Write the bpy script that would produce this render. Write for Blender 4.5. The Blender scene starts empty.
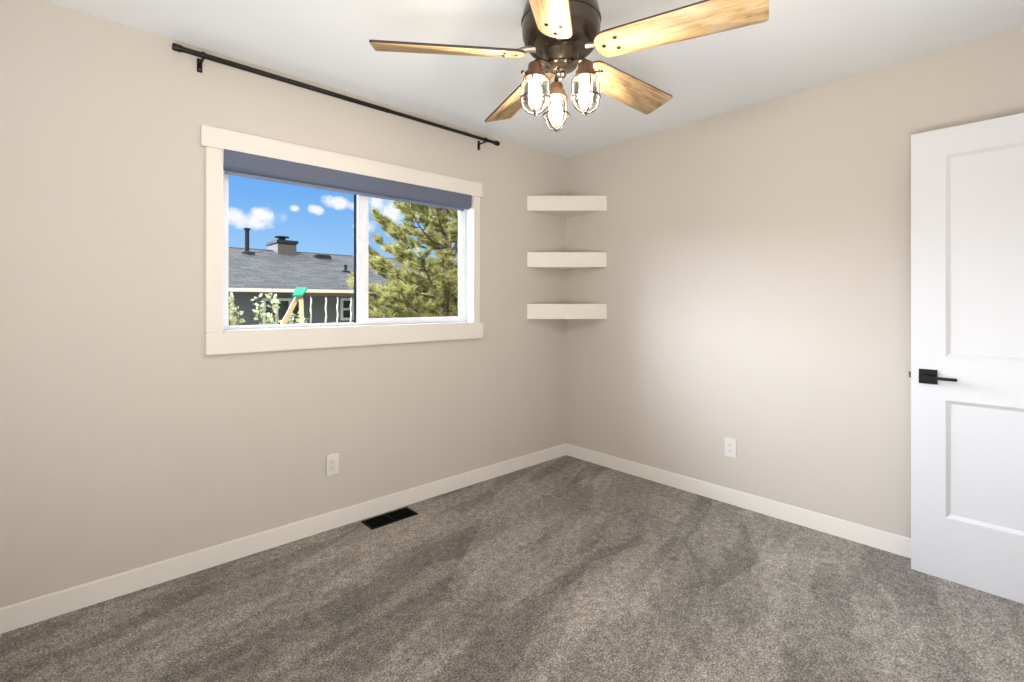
import bpy, bmesh, math, random
from mathutils import Vector, Matrix
random.seed(7)
PI = math.pi
sc = bpy.context.scene
col = sc.collection

# ------------------------------------------------------------------ camera
cam_d = bpy.data.cameras.new('camera'); cam = bpy.data.objects.new('camera', cam_d); col.objects.link(cam)
cam_d.sensor_width = 36.0; cam_d.lens = 492.0 / 1024 * 36; cam_d.shift_y = -38.0 / 1024
cam_d.clip_start = 0.02; cam_d.clip_end = 400
cam.location = (-3.063, -2.6745, 1.249)
cam.rotation_euler = (PI / 2, 0, math.atan2(-.677, .736))
sc.camera = cam

# ------------------------------------------------------------------ look
sc.view_settings.view_transform = 'Standard'; sc.view_settings.look = 'None'
sc.view_settings.gamma = 1; sc.view_settings.use_curve_mapping = False
sc.view_settings.exposure = 0.1

def lin(r, g, b):
    f = lambda c: (c / 255 / 12.92) if c <= 10 else ((c / 255 + .055) / 1.055) ** 2.4
    return (f(r), f(g), f(b), 1)

# ------------------------------------------------------------------ node helper
class NT:
    def __init__(s, nt): s.nt = nt; nt.nodes.clear()
    def n(s, typ, ins=None, **kw):
        nd = s.nt.nodes.new(typ)
        for k, v in kw.items(): setattr(nd, k, v)
        for k, v in (ins or {}).items():
            sk = nd.inputs[k]
            if hasattr(v, 'node'): s.nt.links.new(v, sk)
            else: sk.default_value = v
        return nd
    def math(s, op, a, b=0.0, c=0.0, clamp=False):
        nd = s.n('ShaderNodeMath', {0: a, 1: b, 2: c}, operation=op); nd.use_clamp = clamp
        return nd.outputs[0]
    def mix(s, f, a, b):
        nd = s.n('ShaderNodeMix', {0: f, 6: a, 7: b}, data_type='RGBA')
        return nd.outputs[2]
    def ramp(s, f, stops):
        nd = s.n('ShaderNodeValToRGB', {0: f}); e = nd.color_ramp.elements
        while len(e) < len(stops): e.new(0.5)
        for el, (p, c) in zip(e, stops):
            el.position = p; el.color = c if len(c) == 4 else (*c, 1)
        return nd.outputs[0]
    def link(s, a, b): s.nt.links.new(a, b)

# ------------------------------------------------------------------ sky
w = bpy.data.worlds.new('sky'); sc.world = w; w.use_nodes = True
T = NT(w.node_tree)
d = T.n('ShaderNodeTexCoord').outputs['Generated']
sp = T.n('ShaderNodeSeparateXYZ', {0: d}).outputs
ysafe = T.math('MAXIMUM', sp[1], 0.05)
u = T.math('DIVIDE', sp[0], ysafe); v = T.math('DIVIDE', sp[2], ysafe)
elev = sp[2]
base = T.ramp(T.math('MULTIPLY_ADD', elev, 1.0, 0.0), [(0.0, lin(190, 218, 244)), (0.08, lin(158, 203, 245)), (0.2, lin(116, 176, 240)), (0.6, lin(90, 155, 226))])
nz = T.n('ShaderNodeTexNoise', {'Vector': d, 'Scale': 30.0, 'Detail': 6.0, 'Roughness': .62}).outputs[0]
cloud = None
# clouds seen through the window: bearing and height of each (direction slopes), half width, half height
def slope(px, py):
    k = (px - 512) / 492; dx, dy = .677 + .736 * k, .736 - .677 * k
    return dx / dy, (303 - py) / 492 / dy
CB = []
for px, py, rx, ry in [(250, 221, 24, 10), (262, 214, 14, 9), (236, 217, 16, 10), (295, 208.5, 6, 4), (316, 210, 9, 5), (338, 203, 15, 7), (352, 206, 8, 5), (392, 212, 18, 14), (410, 206, 22, 15), (378, 204, 12, 8), (432, 214, 18, 12), (370, 226, 8, 7), (357, 226, 5, 4)]:
    a_, b_ = slope(px, py); c_ = slope(px + rx, py)[0]; d2 = slope(px, py - ry)[1]
    CB.append((a_, b_, c_ - a_, d2 - b_))
BLOBS = CB + [(-.05, .16, .07, .03), (.95, .2, .12, .05), (-.35, .2, .12, .04)]
for (bu, bv, ru, rv) in BLOBS:
    a = T.math('DIVIDE', T.math('SUBTRACT', u, bu), ru); b = T.math('DIVIDE', T.math('SUBTRACT', v, bv), rv)
    r2 = T.math('ADD', T.math('MULTIPLY', a, a), T.math('MULTIPLY', b, b))
    m = T.math('SUBTRACT', 1.0, r2)
    cloud = m if cloud is None else T.math('MAXIMUM', cloud, m)
cl = T.math('ADD', cloud, T.math('MULTIPLY', T.math('SUBTRACT', nz, .5), 3.4))
cl = T.math('MULTIPLY', T.math('SUBTRACT', cl, -.1), .95, clamp=True)
cl = T.math('MULTIPLY', cl, T.math('GREATER_THAN', sp[1], 0.05))
skyc = T.mix(cl, base, (.93, .94, .97, 1))
# high bright sky band added above the window view to brighten the room
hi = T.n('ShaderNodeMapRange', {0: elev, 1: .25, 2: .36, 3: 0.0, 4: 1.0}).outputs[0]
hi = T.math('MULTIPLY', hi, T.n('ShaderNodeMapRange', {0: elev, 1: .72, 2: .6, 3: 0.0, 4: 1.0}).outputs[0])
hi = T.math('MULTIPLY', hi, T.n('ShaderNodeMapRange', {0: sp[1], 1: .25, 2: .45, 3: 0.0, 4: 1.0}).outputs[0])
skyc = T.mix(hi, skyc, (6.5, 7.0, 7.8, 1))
# unseen glow added low in the north-west sky to light the right wall
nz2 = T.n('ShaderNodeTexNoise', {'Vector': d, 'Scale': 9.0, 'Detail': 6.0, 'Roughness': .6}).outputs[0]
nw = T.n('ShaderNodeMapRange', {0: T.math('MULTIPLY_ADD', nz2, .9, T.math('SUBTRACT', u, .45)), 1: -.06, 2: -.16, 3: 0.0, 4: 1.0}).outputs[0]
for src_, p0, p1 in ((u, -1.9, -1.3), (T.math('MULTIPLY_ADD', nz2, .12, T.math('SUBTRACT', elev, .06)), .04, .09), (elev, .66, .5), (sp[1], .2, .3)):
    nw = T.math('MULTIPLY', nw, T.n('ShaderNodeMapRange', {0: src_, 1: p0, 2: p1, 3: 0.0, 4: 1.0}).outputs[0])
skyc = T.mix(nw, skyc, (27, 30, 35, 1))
# hazy paler sky on the sun's side, behind our house
hz_ = T.n('ShaderNodeMapRange', {0: sp[1], 1: .1, 2: -.3, 3: 0.0, 4: 1.0}).outputs[0]
skyc = T.mix(hz_, skyc, (1.25, 1.27, 1.3, 1))
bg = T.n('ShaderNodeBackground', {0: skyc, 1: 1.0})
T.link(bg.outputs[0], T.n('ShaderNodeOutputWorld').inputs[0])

# ------------------------------------------------------------------ sun and large lights
def light(name, typ, loc, rot, energy, color, **kw):
    l = bpy.data.lights.new(name, typ); l.energy = energy; l.color = color
    for k, v in kw.items(): setattr(l, k, v)
    o = bpy.data.objects.new(name, l); col.objects.link(o); o.location = loc; o.rotation_euler = rot
    return o
sd = Vector((.62, .55, -.75))
light('sun', 'SUN', (0, -20, 20), sd.to_track_quat('-Z', 'Y').to_euler(), 5.0, (1, .95, .86), angle=.009)
# added fills at the west and back walls, plus the flash bounced off the ceiling
light('west_fill', 'AREA', (-3.55, -1.75, 1.25), Vector((1, .05, 0.05)).to_track_quat('-Z', 'Y').to_euler(), 6, (.95, .975, 1), shape='RECTANGLE', size=1.3, size_y=1.6)
light('back_fill', 'AREA', (-1.7, -3.02, 1.35), Vector((0, 1, 0.1)).to_track_quat('-Z', 'Y').to_euler(), 4, (1, .96, .9), shape='RECTANGLE', size=2.6, size_y=1.9)
light('bounce_flash', 'AREA', (-3.15, -2.75, .75), Vector((.34, .36, 1)).to_track_quat('-Z', 'Y').to_euler(), 48, (.95, .975, 1), shape='DISK', size=1.0)

# ------------------------------------------------------------------ materials
def mat(name, color=(.8, .8, .8, 1), rough=.5, metal=0.0, spec=.5, noise=None, bump=None, **kw):
    m = bpy.data.materials.new(name); m.use_nodes = True; t = NT(m.node_tree)
    p = t.n('ShaderNodeBsdfPrincipled', {'Base Color': color, 'Roughness': rough, 'Metallic': metal, 'Specular IOR Level': spec})
    tc = t.n('ShaderNodeTexCoord').outputs['Object']
    if noise:
        sc_, amt = noise
        nn = t.n('ShaderNodeTexNoise', {'Vector': tc, 'Scale': sc_, 'Detail': 4.0}).outputs[0]
        lo = tuple(c * (1 - amt) for c in color[:3]) + (1,); hi_ = tuple(min(1, c * (1 + amt)) for c in color[:3]) + (1,)
        t.link(t.mix(nn, lo, hi_), p.inputs['Base Color'])
    if bump:
        sc_, st, ds = bump
        nn = t.n('ShaderNodeTexNoise', {'Vector': tc, 'Scale': sc_, 'Detail': 3.0}).outputs[0]
        bp = t.n('ShaderNodeBump', {'Height': nn, 'Strength': st, 'Distance': ds})
        t.link(bp.outputs[0], p.inputs['Normal'])
    for k, v in kw.items(): p.inputs[k.replace('_', ' ')].default_value = v
    t.link(p.outputs[0], t.n('ShaderNodeOutputMaterial').inputs[0])
    return m

M = {}
M['wall'] = mat('wall_paint', lin(205, 197, 186), .75, noise=(3, .012), bump=(90, .12, .002), spec=.25)
M['ceil'] = mat('ceiling_paint', lin(237, 239, 242), .85, bump=(70, .15, .002), spec=.2)
M['trim'] = mat('trim_paint', lin(229, 222, 212), .38, noise=(8, .01))
M['base'] = mat('baseboard_paint', lin(236, 231, 223), .38, noise=(8, .01))
M['door'] = mat('door_paint', lin(218, 218, 220), .4, noise=(6, .008), bump=(60, .05, .001))
M['vinyl'] = mat('vinyl_white', lin(242, 244, 248), .35, noise=(9, .01))
M['plastic'] = mat('white_plastic', lin(226, 223, 218), .3, noise=(20, .01))
M['slot'] = mat('slot_dark', lin(60, 56, 52), .6, noise=(40, .1))
M['black'] = mat('matte_black_metal', lin(10, 10, 10), .45, 0.0, .25, noise=(30, .15))
M['rod'] = mat('rod_black_metal', lin(34, 29, 27), .38, .5, noise=(20, .15))
M['bronze'] = mat('fan_bronze', lin(84, 74, 64), .25, .85, noise=(12, .18))
M['socket'] = mat('lamp_socket_bronze', lin(92, 68, 52), .35, .7, noise=(30, .2))
M['cage'] = mat('cage_bronze', lin(44, 36, 30), .5, .3, noise=(30, .2))
M['chrome'] = mat('brushed_nickel', lin(158, 150, 140), .3, 1.0, noise=(30, .08))
M['edge'] = mat('blade_dark_edge', lin(58, 40, 28), .5, noise=(15, .2))
M['vent'] = mat('vent_brown_metal', lin(13, 11, 9), .7, 0.0, .15, noise=(30, .15))
M['ventdark'] = mat('vent_duct_dark', lin(4, 4, 4), .9, 0.0, .1, noise=(30, .2))
M['shade'] = mat('shade_fabric', lin(98, 104, 122), .85, noise=(160, .10), bump=(300, .2, .001))
M['hem'] = mat('shade_hem', lin(128, 140, 162), .6, noise=(100, .06))
M['siding'] = mat('house_siding', lin(126, 128, 134), .8, noise=(2, .08))
M['fascia'] = mat('fascia_tan', lin(226, 216, 200), .7, noise=(3, .06))
M['chimney'] = mat('chimney_siding', lin(82, 77, 75), .8, noise=(3, .08))
M['darkmetal'] = mat('dark_flue_metal', lin(40, 43, 50), .8, 0.0, .2, noise=(9, .15))
M['cedar'] = mat('swing_timber', lin(186, 158, 120), .75, noise=(6, .15))
M['green'] = mat('green_vinyl_canopy', lin(22, 150, 118), .6, noise=(4, .1))
M['chain'] = mat('coated_chain', lin(190, 186, 176), .5, noise=(30, .1))
M['whitewin'] = mat('house_window_white', lin(238, 238, 236), .5, noise=(9, .03))
M['bark'] = mat('pine_bark', lin(96, 78, 62), .9, noise=(14, .3), bump=(30, .5, .02))
M['stem'] = mat('shrub_stem', lin(112, 96, 72), .9, noise=(14, .2))
M['lawn'] = mat('lawn_grass', lin(98, 104, 74), .95, noise=(30, .35), bump=(120, .5, .03))

def leaf_mat(name, c0, c1, scale):
    m = bpy.data.materials.new(name); m.use_nodes = True; t = NT(m.node_tree)
    tc = t.n('ShaderNodeTexCoord').outputs['Object']
    nn = t.n('ShaderNodeTexNoise', {'Vector': tc, 'Scale': scale, 'Detail': 3.0, 'Roughness': .7}).outputs[0]
    c = t.ramp(nn, [(.32, c0), (.68, c1)])
    df = t.n('ShaderNodeBsdfDiffuse', {0: c}); tr = t.n('ShaderNodeBsdfTranslucent', {0: c})
    mx = t.n('ShaderNodeMixShader', {0: .3, 1: df.outputs[0], 2: tr.outputs[0]})
    t.link(mx.outputs[0], t.n('ShaderNodeOutputMaterial').inputs[0]); return m
M['needle'] = leaf_mat('pine_needles', lin(78, 90, 48), lin(214, 206, 136), 5.0)
M['leaf'] = leaf_mat('shrub_leaves', lin(140, 150, 96), lin(240, 238, 206), 9.0)

def glass(name, tint=(1, 1, 1, 1), refl=.5):
    m = bpy.data.materials.new(name); m.use_nodes = True; t = NT(m.node_tree)
    tr = t.n('ShaderNodeBsdfTransparent', {0: tint}); gl = t.n('ShaderNodeBsdfGlossy', {'Roughness': .02})
    fr = t.n('ShaderNodeFresnel', {0: 1.45})
    f = t.math('MULTIPLY', fr.outputs[0], refl)
    mx = t.n('ShaderNodeMixShader', {0: f, 1: tr.outputs[0], 2: gl.outputs[0]})
    t.link(mx.outputs[0], t.n('ShaderNodeOutputMaterial').inputs[0]); return m
M['pane'] = glass('window_glass', (.97, .98, .99, 1), .05)
M['jar'] = glass('jar_glass', (.97, .96, .94, 1), .9)
M['housepane'] = mat('house_window_glass', lin(62, 68, 74), .08, noise=(2, .2))

def emis(name, color, st):
    m = bpy.data.materials.new(name); m.use_nodes = True; t = NT(m.node_tree)
    e = t.n('ShaderNodeEmission', {0: color, 1: st})
    t.link(e.outputs[0], t.n('ShaderNodeOutputMaterial').inputs[0]); return m
M['bulb'] = emis('bulb_glow', (1, .87, .70, 1), 225)

def carpet():
    m = bpy.data.materials.new('carpet_pile'); m.use_nodes = True; t = NT(m.node_tree)
    tc = t.n('ShaderNodeTexCoord').outputs['Object']
    fine = t.n('ShaderNodeTexNoise', {'Vector': tc, 'Scale': 140.0, 'Detail': 3.0, 'Roughness': .75}).outputs[0]
    mid = t.n('ShaderNodeTexNoise', {'Vector': tc, 'Scale': 28.0, 'Detail': 3.0, 'Roughness': .7}).outputs[0]
    f = t.math('ADD', t.math('MULTIPLY', fine, .75), t.math('MULTIPLY', mid, .25))
    c = t.ramp(f, [(.35, lin(76, 71, 66)), (.5, lin(136, 129, 120)), (.65, lin(200, 193, 183))])
    # vacuum-cleaner tracks: strips in which the pile lies one way or the other
    def strips(ang, sx, sy, seed, lo, hi):
        m0 = t.n('ShaderNodeMapping', {'Vector': tc, 'Rotation': (0, 0, math.radians(-ang))})
        mp = t.n('ShaderNodeMapping', {'Vector': m0.outputs[0], 'Scale': (sx, sy, 1), 'Location': (seed, seed * .7, 0)})
        n_ = t.n('ShaderNodeTexNoise', {'Vector': mp.outputs[0], 'Scale': 1.0, 'Detail': 2.5, 'Roughness': .55, 'Distortion': .35}).outputs[0]
        return t.n('ShaderNodeMapRange', {0: n_, 1: lo, 2: hi, 3: 0.0, 4: 1.0}).outputs[0]
    def patches(ang, sx, sy, seed):
        m0 = t.n('ShaderNodeMapping', {'Vector': tc, 'Rotation': (0, 0, math.radians(-ang))})
        mp = t.n('ShaderNodeMapping', {'Vector': m0.outputs[0], 'Scale': (sx, sy, 1), 'Location': (seed, seed * .7, 0)})
        wob = t.n('ShaderNodeTexNoise', {'Vector': tc, 'Scale': 5.0, 'Detail': 3.0}).outputs[1]
        vv = t.n('ShaderNodeVectorMath', {0: wob, 1: mp.outputs[0], 2: (0, 0, 0)}, operation='MULTIPLY_ADD')
        vv.inputs[1].default_value = (.14, .14, 0)
        for l_ in list(vv.inputs[1].links): t.nt.links.remove(l_)
        t.link(mp.outputs[0], vv.inputs[2])
        vo = t.n('ShaderNodeTexVoronoi', {'Vector': vv.outputs[0], 'Scale': 1.0, 'Randomness': 1.0}, voronoi_dimensions='2D')
        sx_ = t.n('ShaderNodeSeparateColor', {0: vo.outputs['Color']}).outputs[0]
        return sx_
    a = strips(14, 1.0, 4.6, 3.1, .46, .52)
    b = patches(18, 1.1, 4.2, 2.3)
    b2 = patches(64, 1.0, 3.6, 5.9)
    g = strips(30, 1.3, 1.5, 1.7, .38, .62)
    s = t.math('ADD', t.math('MULTIPLY', a, .26), t.math('ADD', t.math('MULTIPLY', b, .36), t.math('ADD', t.math('MULTIPLY', g, .22), t.math('MULTIPLY', b2, .16))))
    k = t.math('MULTIPLY_ADD', s, 1.2, .44)
    kc = t.n('ShaderNodeCombineXYZ', {0: k, 1: k, 2: k}).outputs[0]
    mul = t.n('ShaderNodeMix', {0: 1.0, 6: c, 7: kc}, data_type='RGBA', blend_type='MULTIPLY').outputs[2]
    p = t.n('ShaderNodeBsdfPrincipled', {'Base Color': mul, 'Roughness': .95, 'Specular IOR Level': .1, 'Sheen Weight': .15})
    bp = t.n('ShaderNodeBump', {'Height': f, 'Strength': .8, 'Distance': .012})
    t.link(bp.outputs[0], p.inputs['Normal'])
    t.link(p.outputs[0], t.n('ShaderNodeOutputMaterial').inputs[0]); return m
M['carpet'] = carpet()

def wood():
    m = bpy.data.materials.new('blade_washed_oak'); m.use_nodes = True; t = NT(m.node_tree)
    tc = t.n('ShaderNodeTexCoord').outputs['Object']
    inf = t.n('ShaderNodeObjectInfo').outputs['Random']
    off = t.n('ShaderNodeCombineXYZ', {0: t.math('MULTIPLY', inf, 7.0), 1: 0.0, 2: 0.0}).outputs[0]
    v_ = t.n('ShaderNodeVectorMath', {0: tc, 1: off}, operation='ADD').outputs[0]
    mp = t.n('ShaderNodeMapping', {'Vector': v_, 'Scale': (5, 60, 10)})
    n1 = t.n('ShaderNodeTexNoise', {'Vector': mp.outputs[0], 'Scale': 1.0, 'Detail': 6.0, 'Roughness': .65, 'Distortion': .6}).outputs[0]
    n2 = t.n('ShaderNodeTexNoise', {'Vector': v_, 'Scale': 9.0, 'Detail': 3.0}).outputs[0]
    c1 = t.ramp(n1, [(.34, lin(176, 130, 80)), (.5, lin(222, 182, 130)), (.68, lin(238, 208, 164))])
    c = t.mix(t.math('MULTIPLY', t.math('SUBTRACT', n2, .45), 1.6, clamp=True), c1, lin(240, 220, 186))
    p = t.n('ShaderNodeBsdfPrincipled', {'Base Color': c, 'Roughness': .55, 'Specular IOR Level': .3})
    t.link(p.outputs[0], t.n('ShaderNodeOutputMaterial').inputs[0]); return m
M['wood'] = wood()

def shingles():
    m = bpy.data.materials.new('roof_shingles'); m.use_nodes = True; t = NT(m.node_tree)
    tc = t.n('ShaderNodeTexCoord').outputs['Object']
    br = t.n('ShaderNodeTexBrick', {'Vector': tc, 'Color1': lin(70, 70, 68), 'Color2': lin(95, 94, 91), 'Mortar': lin(54, 54, 54), 'Scale': 1.0, 'Mortar Size': .012, 'Brick Width': .32, 'Row Height': .15, 'Bias': 0.0})
    n_ = t.n('ShaderNodeTexNoise', {'Vector': tc, 'Scale': 7.0, 'Detail': 5.0, 'Roughness': .75}).outputs[0]
    n_ = t.n('ShaderNodeMapRange', {0: n_, 1: .3, 2: .7, 3: .75, 4: 1.2}).outputs[0]
    kc = t.n('ShaderNodeCombineXYZ', {0: n_, 1: n_, 2: n_}).outputs[0]
    c = t.n('ShaderNodeMix', {0: 1.0, 6: br.outputs[0], 7: kc}, data_type='RGBA', blend_type='MULTIPLY').outputs[2]
    p = t.n('ShaderNodeBsdfPrincipled', {'Base Color': c, 'Roughness': .9, 'Specular IOR Level': .2})
    t.link(p.outputs[0], t.n('ShaderNodeOutputMaterial').inputs[0]); return m
M['shingle'] = shingles()

# ------------------------------------------------------------------ mesh helpers
class MB:
    def __init__(s): s.bm = bmesh.new(); s.mi = 0
    def _merge(s, other):
        me = bpy.data.meshes.new('t'); other.to_mesh(me); other.free()
        s.bm.from_mesh(me); bpy.data.meshes.remove(me)
    def box(s, a, b, bev=0.0, seg=2):
        o = bmesh.new(); bmesh.ops.create_cube(o, size=1)
        lo = Vector([min(x, y) for x, y in zip(a, b)]); hi = Vector([max(x, y) for x, y in zip(a, b)])
        for v_ in o.verts: v_.co = Vector([lo[i] if v_.co[i] < 0 else hi[i] for i in range(3)])
        if bev: bmesh.ops.bevel(o, geom=o.edges[:], offset=bev, segments=seg, affect='EDGES', clamp_overlap=True)
        for f in o.faces: f.material_index = s.mi
        s._merge(o); return s
    def prism(s, pts, vec, bev=0.0, seg=2):
        o = bmesh.new(); vec = Vector(vec)
        A = [o.verts.new(p) for p in pts]; B = [o.verts.new(Vector(p) + vec) for p in pts]; n = len(pts)
        o.faces.new(A[::-1]); o.faces.new(B)
        for i in range(n): o.faces.new((A[i], A[(i + 1) % n], B[(i + 1) % n], B[i]))
        bmesh.ops.recalc_face_normals(o, faces=o.faces[:])
        if bev: bmesh.ops.bevel(o, geom=o.edges[:], offset=bev, segments=seg, affect='EDGES', clamp_overlap=True)
        for f in o.faces: f.material_index = s.mi
        s._merge(o); return s
    def lathe(s, prof, center=(0, 0, 0), n=32, mtx=None):
        o = bmesh.new(); c = Vector(center); rings = []
        for r, z in prof:
            if r < 1e-6: rings.append([o.verts.new((0, 0, z))])
            else: rings.append([o.verts.new((r * math.cos(2 * PI * k / n), r * math.sin(2 * PI * k / n), z)) for k in range(n)])
        for A, B in zip(rings, rings[1:]):
            for k in range(n):
                k2 = (k + 1) % n
                if len(A) == 1 and len(B) == 1: continue
                if len(A) == 1: o.faces.new((A[0], B[k2], B[k]))
                elif len(B) == 1: o.faces.new((A[k], A[k2], B[0]))
                else: o.faces.new((A[k], A[k2], B[k2], B[k]))
        bmesh.ops.recalc_face_normals(o, faces=o.faces[:])
        for v_ in o.verts: v_.co = (mtx @ v_.co if mtx else v_.co) + c
        for f in o.faces: f.material_index = s.mi
        s._merge(o); return s
    def tube(s, path, r, n=10, closed=False, cap=True):
        o = bmesh.new(); P = [Vector(p) for p in path]; m = len(P); rings = []
        rr = r if isinstance(r, (list, tuple)) else [r] * m
        up = None
        for i in range(m):
            if closed: t_ = P[(i + 1) % m] - P[i - 1]
            else: t_ = P[min(i + 1, m - 1)] - P[max(i - 1, 0)]
            t_.normalize()
            if up is None: up = t_.orthogonal().normalized()
            up = (up - t_ * up.dot(t_)).normalized(); sd_ = t_.cross(up)
            rings.append([o.verts.new(P[i] + rr[i] * (math.cos(2 * PI * k / n) * up + math.sin(2 * PI * k / n) * sd_)) for k in range(n)])
        rng = range(m) if closed else range(m - 1)
        for i in rng:
            A, B = rings[i], rings[(i + 1) % m]
            for k in range(n): o.faces.new((A[k], A[(k + 1) % n], B[(k + 1) % n], B[k]))
        if not closed and cap: o.faces.new(rings[0][::-1]); o.faces.new(rings[-1])
        bmesh.ops.recalc_face_normals(o, faces=o.faces[:])
        for f in o.faces: f.material_index = s.mi
        s._merge(o); return s
    def build(s, name, m, parent=None, loc=None, ang=35, smooth=True):
        me = bpy.data.meshes.new(name)
        if smooth:
            for f in s.bm.faces: f.smooth = True
            for e in s.bm.edges:
                if len(e.link_faces) == 2 and e.calc_face_angle(0) > math.radians(ang): e.smooth = False
        s.bm.to_mesh(me); s.bm.free()
        for x in (m if isinstance(m, (list, tuple)) else [m]): me.materials.append(x)
        o = bpy.data.objects.new(name, me); col.objects.link(o)
        if loc is not None: o.location = loc
        if parent: o.parent = parent
        return o
def tag(o, label=None, cat=None, group=None, kind=None):
    if label: o['label'] = label
    if cat: o['category'] = cat
    if group: o['group'] = group
    if kind: o['kind'] = kind
    return o
def empty(name, loc, rz=0):
    o = bpy.data.objects.new(name, None); col.objects.link(o); o.location = loc; o.rotation_euler = (0, 0, rz); o.empty_display_size = .1
    return o
def copy_tree(o, parent=None):
    c = o.copy(); col.objects.link(c)
    if parent: c.parent = parent
    for ch in list(o.children): copy_tree(ch, c)
    return c

# ------------------------------------------------------------------ room shell
XW, YB, H = -3.62, -3.10, 2.44
T_ = .16
# window opening
WX0, WX1, WZ0, WZ1 = -2.492, -.972, 1.108, 1.990
m = MB()
for a, b in [((XW - T_, 0, -.2), (WX0, T_, H)), ((WX1, 0, -.2), (T_, T_, H)), ((WX0, 0, -.2), (WX1, T_, WZ0)), ((WX0, 0, WZ1), (WX1, T_, H))]: m.box(a, b)
bmesh.ops.remove_doubles(m.bm, verts=m.bm.verts[:], dist=1e-5)
tag(m.build('wall_left', M['wall'], smooth=False), 'beige painted wall with the window and curtain rod', 'wall', kind='structure')
tag(MB().box((0, YB - T_, -.2), (T_, 0, H)).build('wall_right', M['wall']), 'beige painted wall behind the open white door', 'wall', kind='structure')
tag(MB().box((XW - T_, YB - T_, -.2), (XW, 0, H)).build('wall_side', M['wall']), 'beige painted wall opposite the corner shelves', 'wall', kind='structure')
tag(MB().box((XW, YB - T_, -.2), (0, YB, H)).build('wall_back', M['wall']), 'beige painted wall opposite the window', 'wall', kind='structure')
tag(MB().box((XW, YB, -.2), (0, 0, .006)).build('floor', M['carpet']), 'grey beige carpeted floor with vacuum tracks', 'floor', kind='structure')
tag(MB().box((XW - T_, YB - T_, H), (T_, T_, H + .2)).build('ceiling', M['ceil']), 'white painted ceiling above the fan', 'ceiling', kind='structure')
bh, bt = .1, .014
m = MB().box((XW, -bt, 0), (0, 0, bh), .004); tag(m.build('baseboard_left', M['base']), 'white baseboard below the window wall', 'baseboard', kind='structure')
m = MB().box((-bt, YB, 0), (0, -bt, bh), .004); tag(m.build('baseboard_right', M['base']), 'white baseboard running behind the open door', 'baseboard', kind='structure')
m = MB().box((XW, YB, 0), (-bt, YB + bt, bh), .004); tag(m.build('baseboard_back', M['base']), 'white baseboard opposite the window', 'baseboard', kind='structure')
m = MB().box((XW, YB + bt, 0), (XW + bt, -bt, bh), .004); tag(m.build('baseboard_side', M['base']), 'white baseboard opposite the shelves', 'baseboard', kind='structure')

# ------------------------------------------------------------------ window
win = empty('window_1', (-1.72, 0, WZ0)); tag(win, 'white sliding window with wide flat casing', 'window', kind='structure')
IW = Matrix.Translation(win.location).inverted()
def wpart(mb, name, m_, parent=None):
    base_ = win.location if parent is None else Vector((0, 0, 0))
    bmesh.ops.transform(mb.bm, matrix=Matrix.Translation(-win.location), verts=mb.bm.verts[:])
    return mb.build(name, m_, parent or win)
wpart(MB().box((-2.580, -.024, 1.980), (-.901, 0, 2.078), .003), 'casing_head', M['trim'])
wpart(MB().box((-2.560, -.018, 1.110), (WX0 + .002, 0, 1.980), .003), 'casing_side', M['trim'])
wpart(MB().box((WX1 - .002, -.018, 1.110), (-.918, 0, 1.980), .003), 'casing_side', M['trim'])
wpart(MB().box((-2.562, -.028, 1.006), (-.899, 0, 1.110), .003), 'casing_apron', M['trim'])
wpart(MB().box((WX0 + .005, -.026, 1.106), (WX1 - .005, .068, 1.1165), .002), 'sill', M['trim'])
# jamb lining
m = MB()
e = .004
m.box((WX0, -.016, WZ0), (WX0 + e, T_, WZ1)); m.box((WX1 - e, -.016, WZ0), (WX1, T_, WZ1)); m.box((WX0, -.016, WZ0), (WX1, T_, WZ0 + e)); m.box((WX0, -.016, WZ1 - e), (WX1, T_, WZ1))
wpart(m, 'jamb_lining', M['vinyl'])
def ring(mb, x0, x1, z0, z1, y0, y1, wl, wr, wb, wt, bev=.002):
    mb.box((x0, y0, z0), (x0 + wl, y1, z1), bev); mb.box((x1 - wr, y0, z0), (x1, y1, z1), bev)
    mb.box((x0 + wl, y0, z0), (x1 - wr, y1, z0 + wb), bev); mb.box((x0 + wl, y0, z1 - wt), (x1 - wr, y1, z1), bev)
    return mb
fx0, fx1, fz0, fz1 = WX0 + e, WX1 - e, WZ0 + e, WZ1 - e
wpart(ring(MB(), fx0, fx1, fz0, fz1, .072, .14, .018, .016, .018, .03), 'frame', M['vinyl'])
MX = -1.743
s1 = wpart(ring(MB(), fx0 + .016, MX + .022, fz0 + .012, fz1 - .028, .108, .134, .034, .026, .010, .03), 'sash', M['vinyl'])
s2 = wpart(ring(MB(), MX - .022, fx1 - .014, fz0 + .014, fz1 - .028, .078, .104, .066, .028, .030, .04), 'sash', M['vinyl'])
def gp(x0, x1, z0, z1, y, par):
    mb = MB().box((x0, y - .003, z0), (x1, y + .003, z1)); wpart(mb, 'glass_pane', M['pane'], par)
wpart(MB().box((MX - .036, .103, fz0 + .02), (MX - .0225, .1075, fz1 - .05), .001), 'weatherstrip', M['darkmetal'], s1)
gp(fx0 + .046, MX - .002, fz0 + .020, fz1 - .055, .121, s1)
gp(MX + .040, fx1 - .038, fz0 + .040, fz1 - .066, .091, s2)
wpart(MB().box((MX - .014, .066, 1.53), (MX + .006, .079, 1.60), .004), 'latch', M['vinyl'], s2)

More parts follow.
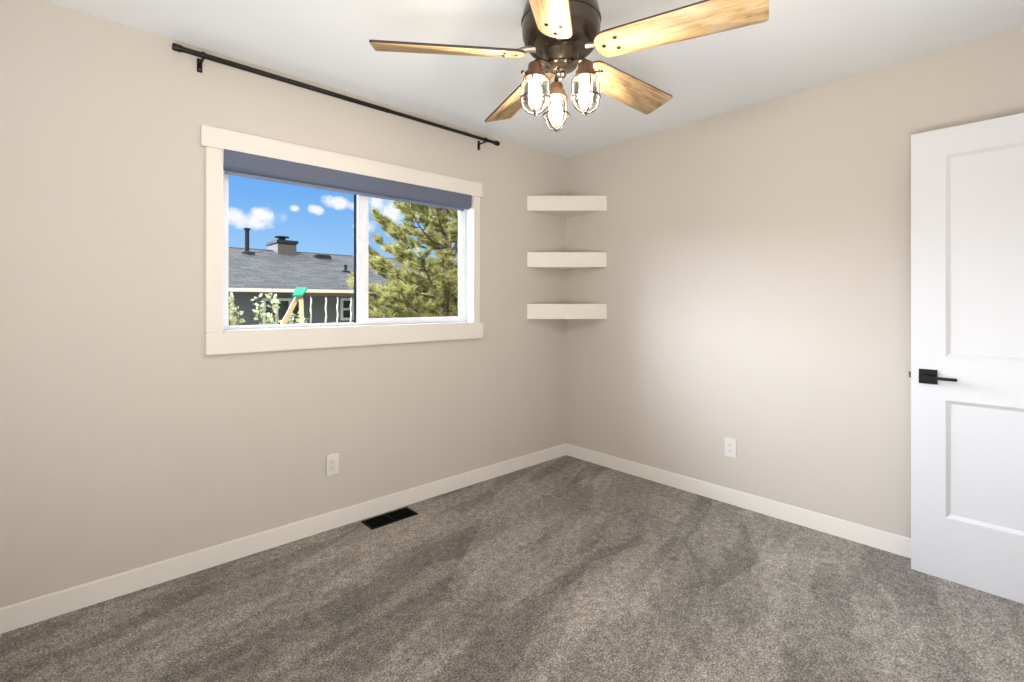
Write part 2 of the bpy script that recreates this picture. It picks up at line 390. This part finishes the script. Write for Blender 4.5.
# ------------------------------------------------------------------ roller shade
rs = empty('roller_shade', (-1.733, .035, 1.98)); tag(rs, 'grey blue fabric roller shade rolled up at the top of the window', 'shade')
m = MB(); sx0, sx1 = -2.486 + 1.733, -1.000 + 1.733
prof = []
y0_, y1_, z0_, z1_ = -.062, .012, -.088, .003
r_ = .024
for cy, cz, a0 in [(y0_ + r_, z0_ + r_, 180), (y1_ - r_, z0_ + r_, 270), (y1_ - .006, z1_ - .006, 0), (y0_ + .006, z1_ - .006, 90)]:
    rr = r_ if cz < -.05 else .006
    for k in range(7): prof.append((sx0, cy + rr * math.cos(math.radians(a0 + 15 * k)), cz + rr * math.sin(math.radians(a0 + 15 * k))))
m.prism(prof, (sx1 - sx0, 0, 0))
m.build('fabric_roll', M['shade'], rs, ang=50)
MB().box((sx0 + .014, -.010, -.104), (sx1 - .022, .004, -.082), .004).build('hem_bar', M['hem'], rs)
MB().box((sx0 - .003, -.05, -.075), (sx0, .01, .004), .001).build('end_bracket', M['plastic'], rs)
MB().box((sx1, -.05, -.075), (sx1 + .003, .01, .004), .001).build('end_bracket', M['plastic'], rs)

# ------------------------------------------------------------------ curtain rod
cr = empty('curtain_rod', (-1.748, -.075, 2.370)); cr.rotation_euler = (0, .0065, 0); tag(cr, 'long black metal curtain rod mounted above the window', 'curtain rod')
RX = Matrix.Rotation(PI / 2, 4, 'Y')
MB().tube([(-.93, 0, 0), (.10, 0, 0)], .0125, 16).build('rod_tube', M['rod'], cr)
MB().tube([(.09, 0, 0), (.93, 0, 0)], .0108, 16).build('inner_tube', M['rod'], cr)
for sgn in (-1, 1):
    MB().lathe([(0, -.002), (.0135, -.002), (.016, .006), (.016, .03), (.012, .036), (0, .037)], (sgn * .915, 0, 0), 20, Matrix.Rotation(sgn * PI / 2, 4, 'Y')).build('end_cap', M['rod'], cr)
for bx in (-.834, .830):
    m = MB().box((bx - .011, .071, -.052), (bx + .011, .075, .012), .0015)           # wall plate
    m.box((bx - .006, .0, -.017), (bx + .006, .073, -.010), .001)                    # arm
    m.tube([(bx, .014 * math.cos(a), .0135 * math.sin(a)) for a in [math.radians(200 + 20 * k) for k in range(8)]], .004, 8)
    m.lathe([(.012, -.006), (.0165, -.006), (.0165, .006), (.012, .006), (.012, -.006)], (bx, 0, 0), 20, RX)
    br = m.build('bracket', M['rod'], cr)
    MB().lathe([(0, 0), (.0045, 0), (.004, .003), (0, .0035)], (bx, .071, -.04), 12, Matrix.Rotation(PI / 2, 4, 'X')).build('screw', M['chrome'], br)

# ------------------------------------------------------------------ corner shelves
SA, SB = -.448, -.411
sh = None
for z, lab in [(1.951, 'white triangular floating corner shelf, topmost of the three'), (1.521, 'white triangular floating corner shelf in the middle of the three'), (1.127, 'white triangular floating corner shelf, lowest of the three')]:
    m = MB().prism([(0, 0, 0), (SA, 0, 0), (0, SB, 0)], (0, 0, .114), .0025)
    o = m.build('corner_shelf', M['trim'], None, (0, 0, z)); tag(o, lab, 'shelf', 'floating corner shelves')

# ------------------------------------------------------------------ outlets
def outlet(loc, rz, lab):
    t = empty('wall_outlet', loc, rz); tag(t, lab, 'outlet', 'wall outlets')      # local: plate in xz, faces -y
    MB().box((-.037, -.006, -.059), (.037, 0, .059), .003, 3).build('cover_plate', M['plastic'], t)
    ins = MB().box((-.017, -.0085, -.034), (.017, -.005, .034), .002).build('receptacle', M['plastic'], t)
    for zc in (-.018, .018):
        for dx, h in ((-.006, .009), (.006, .007)):
            MB().box((dx - .001, -.0089, zc - h / 2 + .003), (dx + .001, -.0083, zc + h / 2 + .003)).build('slot', M['slot'], ins)
        MB().lathe([(0, 0), (.0022, 0), (.0022, .0006), (0, .0006)], (0, -.0083, zc - .008), 10, Matrix.Rotation(PI / 2, 4, 'X')).build('ground_hole', M['slot'], ins)
    return t
outlet((-1.952, 0, .355), 0, 'white wall outlet below the window')
outlet((0, -1.346, .352), -PI / 2, 'white wall outlet on the wall between shelves and door')

# ------------------------------------------------------------------ floor vent
fv = empty('floor_vent', (-1.656, -.105, .005)); tag(fv, 'dark metal floor vent set in the carpet by the baseboard', 'vent')
m = MB(); hx, hy = .148, .066
ring2 = [((-hx, -hy, 0), (hx, -hy + .012, .006)), ((-hx, hy - .012, 0), (hx, hy, .006)), ((-hx, -hy + .012, 0), (-hx + .014, hy - .012, .006)), ((hx - .014, -hy + .012, 0), (hx, hy - .012, .006)), ((-.005, -hy + .012, 0), (.005, hy - .012, .006))]
for a, b in ring2: m.box(a, b, .0015)
m.build('frame', M['vent'], fv)
MB().box((-hx + .01, -hy + .01, 0), (hx - .01, hy - .01, .0012)).build('duct_opening', M['ventdark'], fv)
for sx in (-1, 1):
    m = MB()
    for k in range(9):
        x = sx * (.016 + k * .0148)
        m.prism([(x - .004, -hy + .012, .001), (x - .002, -hy + .012, .001), (x + .004, -hy + .012, .0048), (x + .002, -hy + .012, .0048)], (0, 2 * hy - .024, 0))
    m.build('louver', M['ventdark'], fv)

# ------------------------------------------------------------------ door (open, standing parallel to the right wall)
DX0, DX1, DY0, DY1, DZ0, DZ1 = -.137, -.100, -3.05, -2.245, .008, 2.033
dr = empty('door_1', (-.118, DY0, 0)); tag(dr, 'white two-panel door standing open against the right wall', 'door', kind='structure')
def dp(mb, name, m_, par=None):
    bmesh.ops.transform(mb.bm, matrix=Matrix.Translation(-dr.location), verts=mb.bm.verts[:])
    return mb.build(name, m_, par or dr)
SW = .122
m = MB()
zz = [(DZ0, .287), (.813, 1.007), (1.913, DZ1)]
outline = MB
for (a, b) in [(DY0, DY0 + SW), (DY1 - SW, DY1)]: m.box((DX0, a, DZ0), (DX1, b, DZ1))
for (a, b) in zz: m.box((DX0, DY0 + SW, a), (DX1, DY1 - SW, b))
dp(m, 'door_leaf', M['door'])
for (a, b) in [(.287, .813), (1.007, 1.913)]:
    m = MB(); ya, yb = DY0 + SW, DY1 - SW; q = .016
    m.box((DX0 + .011, ya - .005, a - .005), (DX1 - .011, yb + .005, b + .005))
    # chamfered sticking round the panel, on both faces
    for xf, xi in ((DX0, DX0 + .011), (DX1, DX1 - .011)):
        m.prism([(xf, ya, a), (xi, ya, a), (xi, ya + q, a)], (0, 0, b - a)); m.prism([(xf, yb, a), (xi, yb, a), (xi, yb - q, a)], (0, 0, b - a))
        m.prism([(xf, ya, a), (xi, ya, a), (xi, ya, a + q)], (0, yb - ya, 0)); m.prism([(xf, ya, b), (xi, ya, b), (xi, ya, b - q)], (0, yb - ya, 0))
    dp(m, 'door_panel', M['door'])
hy0 = -2.307; hz = .913
hd = dp(MB().box((DX0 - .009, hy0 - .033, hz - .033), (DX0, hy0 + .033, hz + .033), .0015), 'handle_plate', M['black']); hd['label'] = 'square black handle plate'
m = MB().tube([(DX0 - .008, hy0, hz), (DX0 - .055, hy0, hz)], .011, 16)
dp(m, 'spindle_neck', M['black'], hd)
m = MB().box((DX0 - .062, hy0 - .105, hz - .007), (DX0 - .050, hy0 + .010, hz + .007), .003); dp(m, 'lever', M['black'], hd)
m = MB().tube([(DX0 - .0625, hy0 + .004, hz), (DX0 - .061, hy0 + .004, hz)], .005, 12); dp(m, 'lock_button', M['rod'], hd)
dp(MB().prism([(-.126, DY1, hz - .013), (-.112, DY1, hz - .013), (-.112, DY1 + .012, hz - .013), (-.126, DY1 + .004, hz - .013)], (0, 0, .026)), 'latch_bolt', M['bronze'])
for z in (.2, 1.02, 1.83):
    dp(MB().tube([(DX0 - .006, DY0 - .004, z - .045), (DX0 - .006, DY0 - .004, z + .045)], .006, 12), 'hinge', M['black'])

# ------------------------------------------------------------------ ceiling fan
FC = Vector((-1.738, -1.4935, H))
fan = empty('ceiling_fan', FC); tag(fan, 'bronze ceiling fan with five washed-wood blades and three caged lamps', 'ceiling fan')
BZ = 2.135 - H
MB().lathe([(0, 0), (.085, 0), (.098, -.015), (.104, -.05), (.108, -.085), (.122, -.11), (.133, -.14), (.139, -.17), (.140, -.205), (.138, -.235), (.129, -.262), (.112, -.282), (.085, -.292), (0, -.294)], (0, 0, 0), 48).build('motor_housing', M['bronze'], fan)
MB().lathe([(.137, -.176), (.1425, -.179), (.1425, -.187), (.138, -.190)], (0, 0, 0), 48).build('housing_band', M['bronze'], fan)
MB().lathe([(0, -.28), (.076, -.28), (.078, -.292), (.066, -.298), (.061, -.312), (.058, -.330), (.050, -.340), (.046, -.350), (.030, -.358), (0, -.359)], (0, 0, 0), 36).build('switch_housing', M['bronze'], fan)
blade_proto = None
def make_blade(ang, sign_pitch=1):
    r0, r1 = .132, .661
    mb = MB(); o = mb.bm
    w0, w1 = .058, .070
    pts = []
    def corner(cx_, cy_, r, a0, n_=6):
        for k in range(n_ + 1):
            a = math.radians(a0 + 90 * k / n_); pts.append((cx_ + r * math.cos(a), cy_ + r * math.sin(a)))
    corner(r1 - .012, w1 - .012, .012, 0); corner(r0 + .045, w0 - .045, .045, 90); corner(r0 + .045, -w0 + .045, .045, 180); corner(r1 - .012, -w1 + .012, .012, 270)
    th = .008
    lo = [o.verts.new((x, y, -th / 2)) for x, y in pts]; hi_ = [o.verts.new((x, y, th / 2)) for x, y in pts]
    f = o.faces.new(lo[::-1]); f.material_index = 0
    f = o.faces.new(hi_); f.material_index = 1
    n = len(pts)
    for i in range(n): o.faces.new((lo[i], lo[(i + 1) % n], hi_[(i + 1) % n], hi_[i])).material_index = 1
    b = mb.build('blade', [M['wood'], M['edge']], fan, (0, 0, BZ))
    for (sx, sy) in ((.205, -.024), (.205, .024), (.160, 0)):
        MB().lathe([(0, -.0035), (.005, -.003), (.0078, 0)], (sx, sy, -th / 2 - .0003), 14).build('screw', M['bronze'], b)
    # iron: arm above the blade from the motor to a plate
    mi = MB()
    mi.prism([(.19, -.036, th / 2), (.215, -.04, th / 2), (.235, -.012, th / 2), (.235, .012, th / 2), (.215, .04, th / 2), (.19, .036, th / 2), (.15, .016, th / 2), (.14, -.016, th / 2)], (0, 0, .004), .001)
    mi.tube([(.095, 0, .020), (.120, 0, .016), (.145, 0, .011), (.165, 0, .008)], [.013, .012, .010, .006], 10)
    mi.build('blade_iron', M['chrome'], b)
    b.rotation_euler = (math.radians(BP), 0, math.radians(ang))
    return b
BP = -16
for ang_ in (-.3, 69.3, 143.8, 215.6, 288.6): make_blade(ang_)
# light kit
LZ = 2.094 - H
m = MB().lathe([(0, LZ + .012), (.052, LZ + .012), (.058, LZ + .004), (.050, LZ - .004), (.02, LZ - .010), (.016, LZ - .018), (.020, LZ - .028), (.014, LZ - .036), (.006, LZ - .040), (0, LZ - .042)], (0, 0, 0), 28)
m.build('light_kit_hub', M['bronze'], fan)
Fv = Vector((.677, .736, 0)); fa = math.degrees(math.atan2(Fv.y, Fv.x))
for k in range(3):
    a = math.radians(fa + (1, 121, 235)[k]); dx, dy = math.cos(a), math.sin(a); R3 = .104
    P = lambda r, z: (dx * r - .004, dy * r + .004, z)
    MB().tube([P(.03, LZ + .002), P(.055, LZ + .004), P(.075, LZ + .006), P(.092, LZ + .003), P(R3, LZ - .006), P(R3, LZ - .014)], .008, 10).build('lamp_arm', M['bronze'], fan)
    c = P(R3, 0)
    L0 = LZ - .008
    s = MB().lathe([(0, L0), (.014, L0), (.022, L0 - .004), (.026, L0 - .012), (.026, L0 - .030), (.034, L0 - .034), (.035, L0 - .040), (.035, L0 - .058), (.031, L0 - .060), (0, L0 - .060)], c, 28).build('lamp_socket', M['socket'], fan)
    # thumb screw on the socket
    MB().tube([P(R3 + .030, L0 - .046), P(R3 + .050, L0 - .046)], .003, 8).lathe([(0, 0), (.006, 0), (.006, .005), (0, .005)], P(R3 + .050, L0 - .046), 10, Matrix.Rotation(a, 4, 'Z') @ Matrix.Rotation(PI / 2, 4, 'Y')).build('thumb_screw', M['bronze'], s)
    # glass jar
    J = L0 - .058
    MB().lathe([(.031, J), (.0345, J - .008), (.038, J - .022), (.038, J - .070), (.034, J - .088), (.025, J - .101), (.012, J - .108), (0, J - .110)], c, 28).build('glass_jar', M['jar'], s)
    # bulb
    MB().lathe([(0, J + .002), (.011, J), (.0125, J - .014), (.018, J - .030), (.0235, J - .048), (.0235, J - .060), (.018, J - .074), (.009, J - .082), (0, J - .084)], c, 20).build('light_bulb', M['bulb'], s)
    # wire cage
    m = MB(); rc = .0485
    for q in range(2):
        b_ = a + PI / 4 + q * PI / 2; ex, ey = math.cos(b_), math.sin(b_)
        path = [(-rc * .78, J + .004), (-rc, J - .012), (-rc, J - .070)] + [(rc * math.cos(t), J - .070 - .050 * math.sin(t)) for t in [PI - PI * i / 14 for i in range(1, 14)]] + [(rc, J - .070), (rc, J - .012), (rc * .78, J + .004)]
        m.tube([(c[0] + ex * x, c[1] + ey * x, z) for x, z in path], .003, 8)
    for zz_, rr in ((J - .066, rc + .001), (J + .002, rc * .80)):
        m.tube([(c[0] + rr * math.cos(2 * PI * i / 28), c[1] + rr * math.sin(2 * PI * i / 28), zz_) for i in range(28)], .003, 8, closed=True)
    m.tube([(c[0], c[1], J - .118), (c[0], c[1], J - .128)], .004, 8)
    m.build('wire_cage', M['cage'], s)

# ------------------------------------------------------------------ outdoors
GZ = -.95
tag(MB().box((-40, T_ + .05, GZ - .2), (60, 70, GZ)).build('ground', M['lawn']), 'green lawn between the two houses', 'lawn', kind='structure')
# neighbour house
HY, EZ = 8.0, 1.52        # eave line
RYd, RZd = 12.5, 2.765    # ridge
hs = empty('neighbour_house', (4, HY + .6, GZ)); tag(hs, 'grey sided house with shingle roof seen through the window', 'house')
def hp(mb, name, m_, par=None):
    bmesh.ops.transform(mb.bm, matrix=Matrix.Translation(-hs.location), verts=mb.bm.verts[:])
    return mb.build(name, m_, par or hs)
hx0, hx1 = -9, 20
m = MB().box((hx0 + .4, HY + .6, GZ), (hx1 - .4, HY + 8.4, EZ - .02))
# battens of the siding
x = hx0 + .5
while x < hx1 - .5:
    m.box((x, HY + .58, GZ), (x + .04, HY + .6, EZ - .05)); x += .6
hp(m, 'wall', M['siding'])
sl = (RZd - EZ) / (RYd - HY)
def roof_slab(y0, z0, y1, z1, th=.06):
    # own object so that the shingle courses follow the slope
    o = bmesh.new(); L = math.hypot(y1 - y0, z1 - z0)
    mb = MB().box((hx0, 0, -th), (hx1, L, 0))
    r = mb.build('roof', M['shingle'], hs)
    r.location = Vector((0, y0, z0)) - hs.location; r.rotation_euler = (math.atan2(z1 - z0, y1 - y0), 0, 0)
    return r
roof_slab(HY - .02, EZ + .02, RYd, RZd)
m = MB().box((hx0, 0, -.06), (hx1, math.hypot(RYd - HY, RZd - EZ), 0)); r = m.build('roof', M['shingle'], hs)
r.location = Vector((hx1 + hx0, RYd * 2 - HY, EZ + .02)) - hs.location; r.rotation_euler = (math.atan2(RZd - EZ, RYd - HY), 0, PI)
hp(MB().box((hx0, HY - .05, EZ - .055), (hx1, HY, EZ + .02), .01), 'gutter', M['fascia'])
hp(MB().box((hx0, HY, EZ - .05), (hx1, HY + .6, EZ - .03)), 'soffit', M['siding'])
def at(px, Y, py=None):
    k = (px - 512) / 492; d_ = Vector((.677 + .736 * k, .736 - .677 * k, 0)); t = (Y + 2.6745) / d_.y
    x_ = -3.063 + d_.x * t
    return (x_, Y) if py is None else (x_, Y, 1.249 - (py - 303) / 492 * t)
def hwin(pl, pr, pt, pb, mull):
    x0, _, z1 = at(pl, HY + .58, pt); x1, _, z0 = at(pr, HY + .58, pb)
    if pb > 321: z0 -= .5
    m = ring(MB(), x0, x1, z0, z1, HY + .53, HY + .60, .06, .06, .06, .06, .005)
    for q in range(1, mull):
        xm = x0 + (x1 - x0) * q / mull; m.box((xm - .03, HY + .54, z0 + .06), (xm + .03, HY + .6, z1 - .06))
    if mull == 1: m.box((x0 + .06, HY + .54, (z0 + z1) / 2 - .025), (x1 - .06, HY + .6, (z0 + z1) / 2 + .025))
    f = hp(m, 'window', M['whitewin'])
    hp(MB().box((x0 + .05, HY + .56, z0 + .05), (x1 - .05, HY + .575, z1 - .05)), 'pane', M['housepane'], f).location = (0, 0, 0)
hwin(262, 303, 298, 324, 3); hwin(340, 354, 298, 320, 1); hwin(374, 384, 305, 320, 1)
def on_roof(px, Y):
    x_, y_ = at(px, Y); return x_, y_, EZ + .02 + (Y - HY) * sl
# chimney
Yc = 12.0
xa, xb = at(278, Yc)[0], at(296.5, Yc)[0]
zt = at(287, Yc, 241)[2]
k_ = at(267.5, 1)[0] + 3.063; Yb = (xa + 3.063) * (1 + 2.6745) / k_ - 2.6745
ch = hp(MB().box((xa, Yc, 2.2), (xb, Yb, zt), .01), 'chimney', M['chimney'])
hp(MB().box((xa - .04, Yc - .04, zt - .07), (xb + .04, Yb + .04, zt + .02), .01), 'chimney_cap', M['darkmetal'], ch)
xm = (xa + xb) / 2; ym = (Yc + Yb) / 2
hp(MB().tube([(xm, ym, zt), (xm, ym, zt + .14)], .10, 16).lathe([(0, .0), (.20, 0), (.20, .03), (0, .06)], (xm, ym, zt + .14), 16), 'chimney_flue', M['darkmetal'], ch)
x_, y_, z_ = on_roof(247, 11.8); zt2 = at(247, 11.8, 230)[2]
hp(MB().lathe([(0, z_ - .1), (.055, z_ - .1), (.055, zt2), (.08, zt2), (.08, zt2 + .05), (0, zt2 + .06)], (x_, y_, 0), 18).lathe([(.16, z_ - .06), (.16, z_ + .01), (.06, z_ + .05)], (x_ + .03, y_, 0), 18), 'vent_pipe', M['darkmetal'])
x_, y_, z_ = on_roof(321.5, 11.9)
hp(MB().box((x_ - .22, y_ - .2, z_ - .1), (x_ + .22, y_ + .2, z_ + .05), .03), 'roof_vent', M['darkmetal'])
x_, y_, z_ = on_roof(345.5, 10.0)
hp(MB().lathe([(0, z_ - .05), (.04, z_ - .05), (.04, z_ + .17), (0, z_ + .17)], (x_, y_, 0), 12).lathe([(.12, z_ - .06), (.12, z_), (.05, z_ + .03)], (x_, y_, 0), 14), 'plumbing_vent', M['darkmetal'])

# swing set
SY = 4.0
ax, ay, az = at(298.5, SY, 293)
sw = empty('swing_set', (ax, ay, GZ)); tag(sw, 'timber swing set with small green canopy in front of the grey house', 'swing set')
def spt(mb, name, m_): 
    bmesh.ops.transform(mb.bm, matrix=Matrix.Translation(-sw.location), verts=mb.bm.verts[:]); return mb.build(name, m_, sw)
bx, by_, bz = at(361, SY, 291.5)
top = Vector((ax, ay, az - .03))
lx1 = at(283.5, SY, 323); lx2 = at(299.8, SY - .4, 324)
def extend(p, q, z):
    p, q = Vector(p), Vector(q); t = (z - p.z) / (q.z - p.z); return p + (q - p) * t
spt(MB().tube([top, extend(top, lx1, GZ)], .036, 4), 'leg', M['cedar'])
spt(MB().tube([top + Vector((.03, 0, 0)), extend(top, lx2, GZ)], .036, 4), 'leg', M['cedar'])
topb = Vector((at(361, SY)[0], SY, az - .03))
spt(MB().tube([topb, (topb.x + .05, SY + .7, GZ)], .036, 4), 'leg', M['cedar'])
spt(MB().tube([topb, (topb.x + .05, SY - .3, GZ)], .036, 4), 'leg', M['cedar'])
spt(MB().box((ax - .05, SY - .03, az - .045), (topb.x + .04, SY + .03, az - .005), .006), 'top_beam', M['edge'])
g = [Vector(at(292, SY - .12, 297.5)), Vector(at(302.5, SY - .12, 297)), Vector(at(308, SY + .12, 289)), Vector(at(295.6, SY + .12, 289))]
nrm = (g[1] - g[0]).cross(g[3] - g[0]).normalized() * .03
m = MB().prism(g, nrm, .006)
spt(m, 'canopy', M['green'])
for i, px in enumerate((311, 326, 337.5, 351)):
    x_, y_ = at(px, SY)
    n = 26; path = [(x_ + .005 * math.sin(k * 1.9), SY + .005 * math.cos(k * 2.3), az - .05 - k * 1.55 / n) for k in range(n + 1)]
    spt(MB().tube(path, [.011 + .004 * math.sin(k * 2.7 + i) for k in range(n + 1)], 6), 'chain', M['chain'])
for pa, pb in ((311, 326), (337.5, 351)):
    x0 = at(pa, SY)[0]; x1 = at(pb, SY)[0]; zs = az - .05 - 1.55
    spt(MB().prism([(x0, SY - .09, zs + .04), ((x0 + x1) / 2, SY - .09, zs - .04), (x1, SY - .09, zs + .04), (x1, SY - .09, zs + .01), ((x0 + x1) / 2, SY - .09, zs - .07), (x0, SY - .09, zs + .01)], (0, .18, 0)), 'swing_seat', M['green'])

# shrubs
def shrub(px, Y, ptop, width, n, lab, seed):
    rnd = random.Random(seed); x_, y_, zt_ = at(px, Y, ptop)
    o = empty('leafy_shrub', (x_, y_, GZ)); tag(o, lab, 'shrub', 'leafy shrubs outside the window'); hgt = zt_ - GZ
    mb = MB(); lf = MB()
    for k in range(9):
        a = rnd.uniform(0, 2 * PI); rr = width * rnd.uniform(.2, 1); hh = hgt * rnd.uniform(.65, 1)
        if k == 0: rr *= .15; hh = hgt
        path = [Vector((math.cos(a) * rr * t ** 1.3, math.sin(a) * rr * t ** 1.3, hh * t)) for t in [i / 8 for i in range(9)]]
        mb.tube(path, [.014 * (1 - .7 * i / 8) for i in range(9)], 5)
        for q in range(n):
            t = rnd.uniform(.35, 1); i = min(7, int(t * 8)); p = path[i].lerp(path[i + 1], t * 8 - i)
            d_ = Vector((rnd.gauss(0, 1), rnd.gauss(0, 1), rnd.gauss(.3, .7))).normalized(); L = rnd.uniform(.06, .12)
            s_ = d_.cross(Vector((rnd.gauss(0, 1), rnd.gauss(0, 1), rnd.gauss(0, 1)))).normalized() * L * .32; p = p + d_ * .03
            vs = [lf.bm.verts.new(v_) for v_ in (p, p + d_ * L * .5 + s_, p + d_ * L, p + d_ * L * .5 - s_)]
            lf.bm.faces.new(vs)
    mb.build('stem', M['stem'], o); lf.build('foliage', M['leaf'], o, smooth=False)
shrub(272.5, 6.6, 295, .34, 120, 'pale leafy shrub in front of the house window beside the swing set', 3)
shrub(231, 6.8, 294, .30, 100, 'pale leafy shrub at the left edge of the window view', 5)
shrub(296, 6.9, 314, .35, 70, 'low pale shrub behind the legs of the swing set', 8)

# pine tree
rnd = random.Random(11)
tx, ty = at(447, 5.7)
tree = empty('pine_tree', (tx, ty, GZ)); tag(tree, 'yellow green pine tree filling the right pane of the window', 'tree')
TH = 6.4
tr_path = [Vector((.05 * math.sin(k), .04 * math.cos(k * 1.3), TH * k / 16)) for k in range(17)]
MB().tube(tr_path, [.13 * (1 - .93 * k / 16) for k in range(17)], 10).build('trunk', M['bark'], tree)
bb = MB(); nd = MB()
def tuft(p, d_, L, n=34):
    ax_ = d_.normalized(); q1 = ax_.orthogonal().normalized(); q2 = ax_.cross(q1)
    for k in range(n):
        a = rnd.uniform(0, 2 * PI); sp_ = rnd.uniform(.25, 1.05); t0 = rnd.uniform(-.5, .2) * L
        dd = (ax_ * math.cos(sp_) + (q1 * math.cos(a) + q2 * math.sin(a)) * math.sin(sp_)).normalized()
        s_ = dd.orthogonal().normalized() * .0085
        s_ = Matrix.Rotation(rnd.uniform(0, PI), 3, dd) @ s_
        b0 = p + ax_ * t0; e_ = b0 + dd * L * rnd.uniform(.7, 1.1)
        nd.bm.faces.new([nd.bm.verts.new(b0 - s_), nd.bm.verts.new(b0 + s_), nd.bm.verts.new(e_)])
z = .9
while z < TH - .2:
    fr = z / TH
    nb = 7 if z < 3.3 else 5
    a0 = rnd.uniform(0, 2 * PI)
    for k in range(nb):
        a = a0 + 2 * PI * k / nb + rnd.uniform(-.35, .35)
        Lb = (1.95 * (1 - fr) ** .55 + .12) * rnd.uniform(.72, 1.12); zz0 = z + rnd.uniform(-.12, .12)
        out = Vector((math.cos(a), math.sin(a), 0)); rise = rnd.uniform(.05, .32)
        path = [Vector((0, 0, zz0)) + out * Lb * t + Vector((0, 0, Lb * (rise * t + .22 * t * t - .1 * math.sin(PI * t)))) for t in [i / 8 for i in range(9)]]
        bb.tube(path, [.028 * (1 - .8 * i / 8) for i in range(9)], 5)
        ns = int(5 + Lb * 6)
        for q in range(ns):
            t = .30 + .68 * q / ns + rnd.uniform(-.03, .03); i = min(7, int(t * 8)); p = path[i].lerp(path[i + 1], t * 8 - i)
            side = out.cross(Vector((0, 0, 1))) * rnd.choice((-1, 1)); ls = .42 * Lb * (1 - t * .6) * rnd.uniform(.4, 1)
            e_ = p + (side * .8 + out * .6).normalized() * ls + Vector((0, 0, ls * rnd.uniform(.1, .5)))
            bb.tube([p, p.lerp(e_, .5) + Vector((0, 0, -.02)), e_], [.011, .009, .005], 4)
            for t2 in (.45, .75, 1.0):
                tuft(p.lerp(e_, t2), (e_ - p).normalized() + Vector((rnd.uniform(-.3, .3), rnd.uniform(-.3, .3), .55)), rnd.uniform(.12, .18))
        tuft(path[-1], out + Vector((0, 0, .6)), .20, 44)
    z += .33 * (1 - .35 * fr)
bb.build('branches', M['bark'], tree)
fo = nd.build('foliage', M['needle'], tree, smooth=False)
print('needles', len(fo.data.polygons))
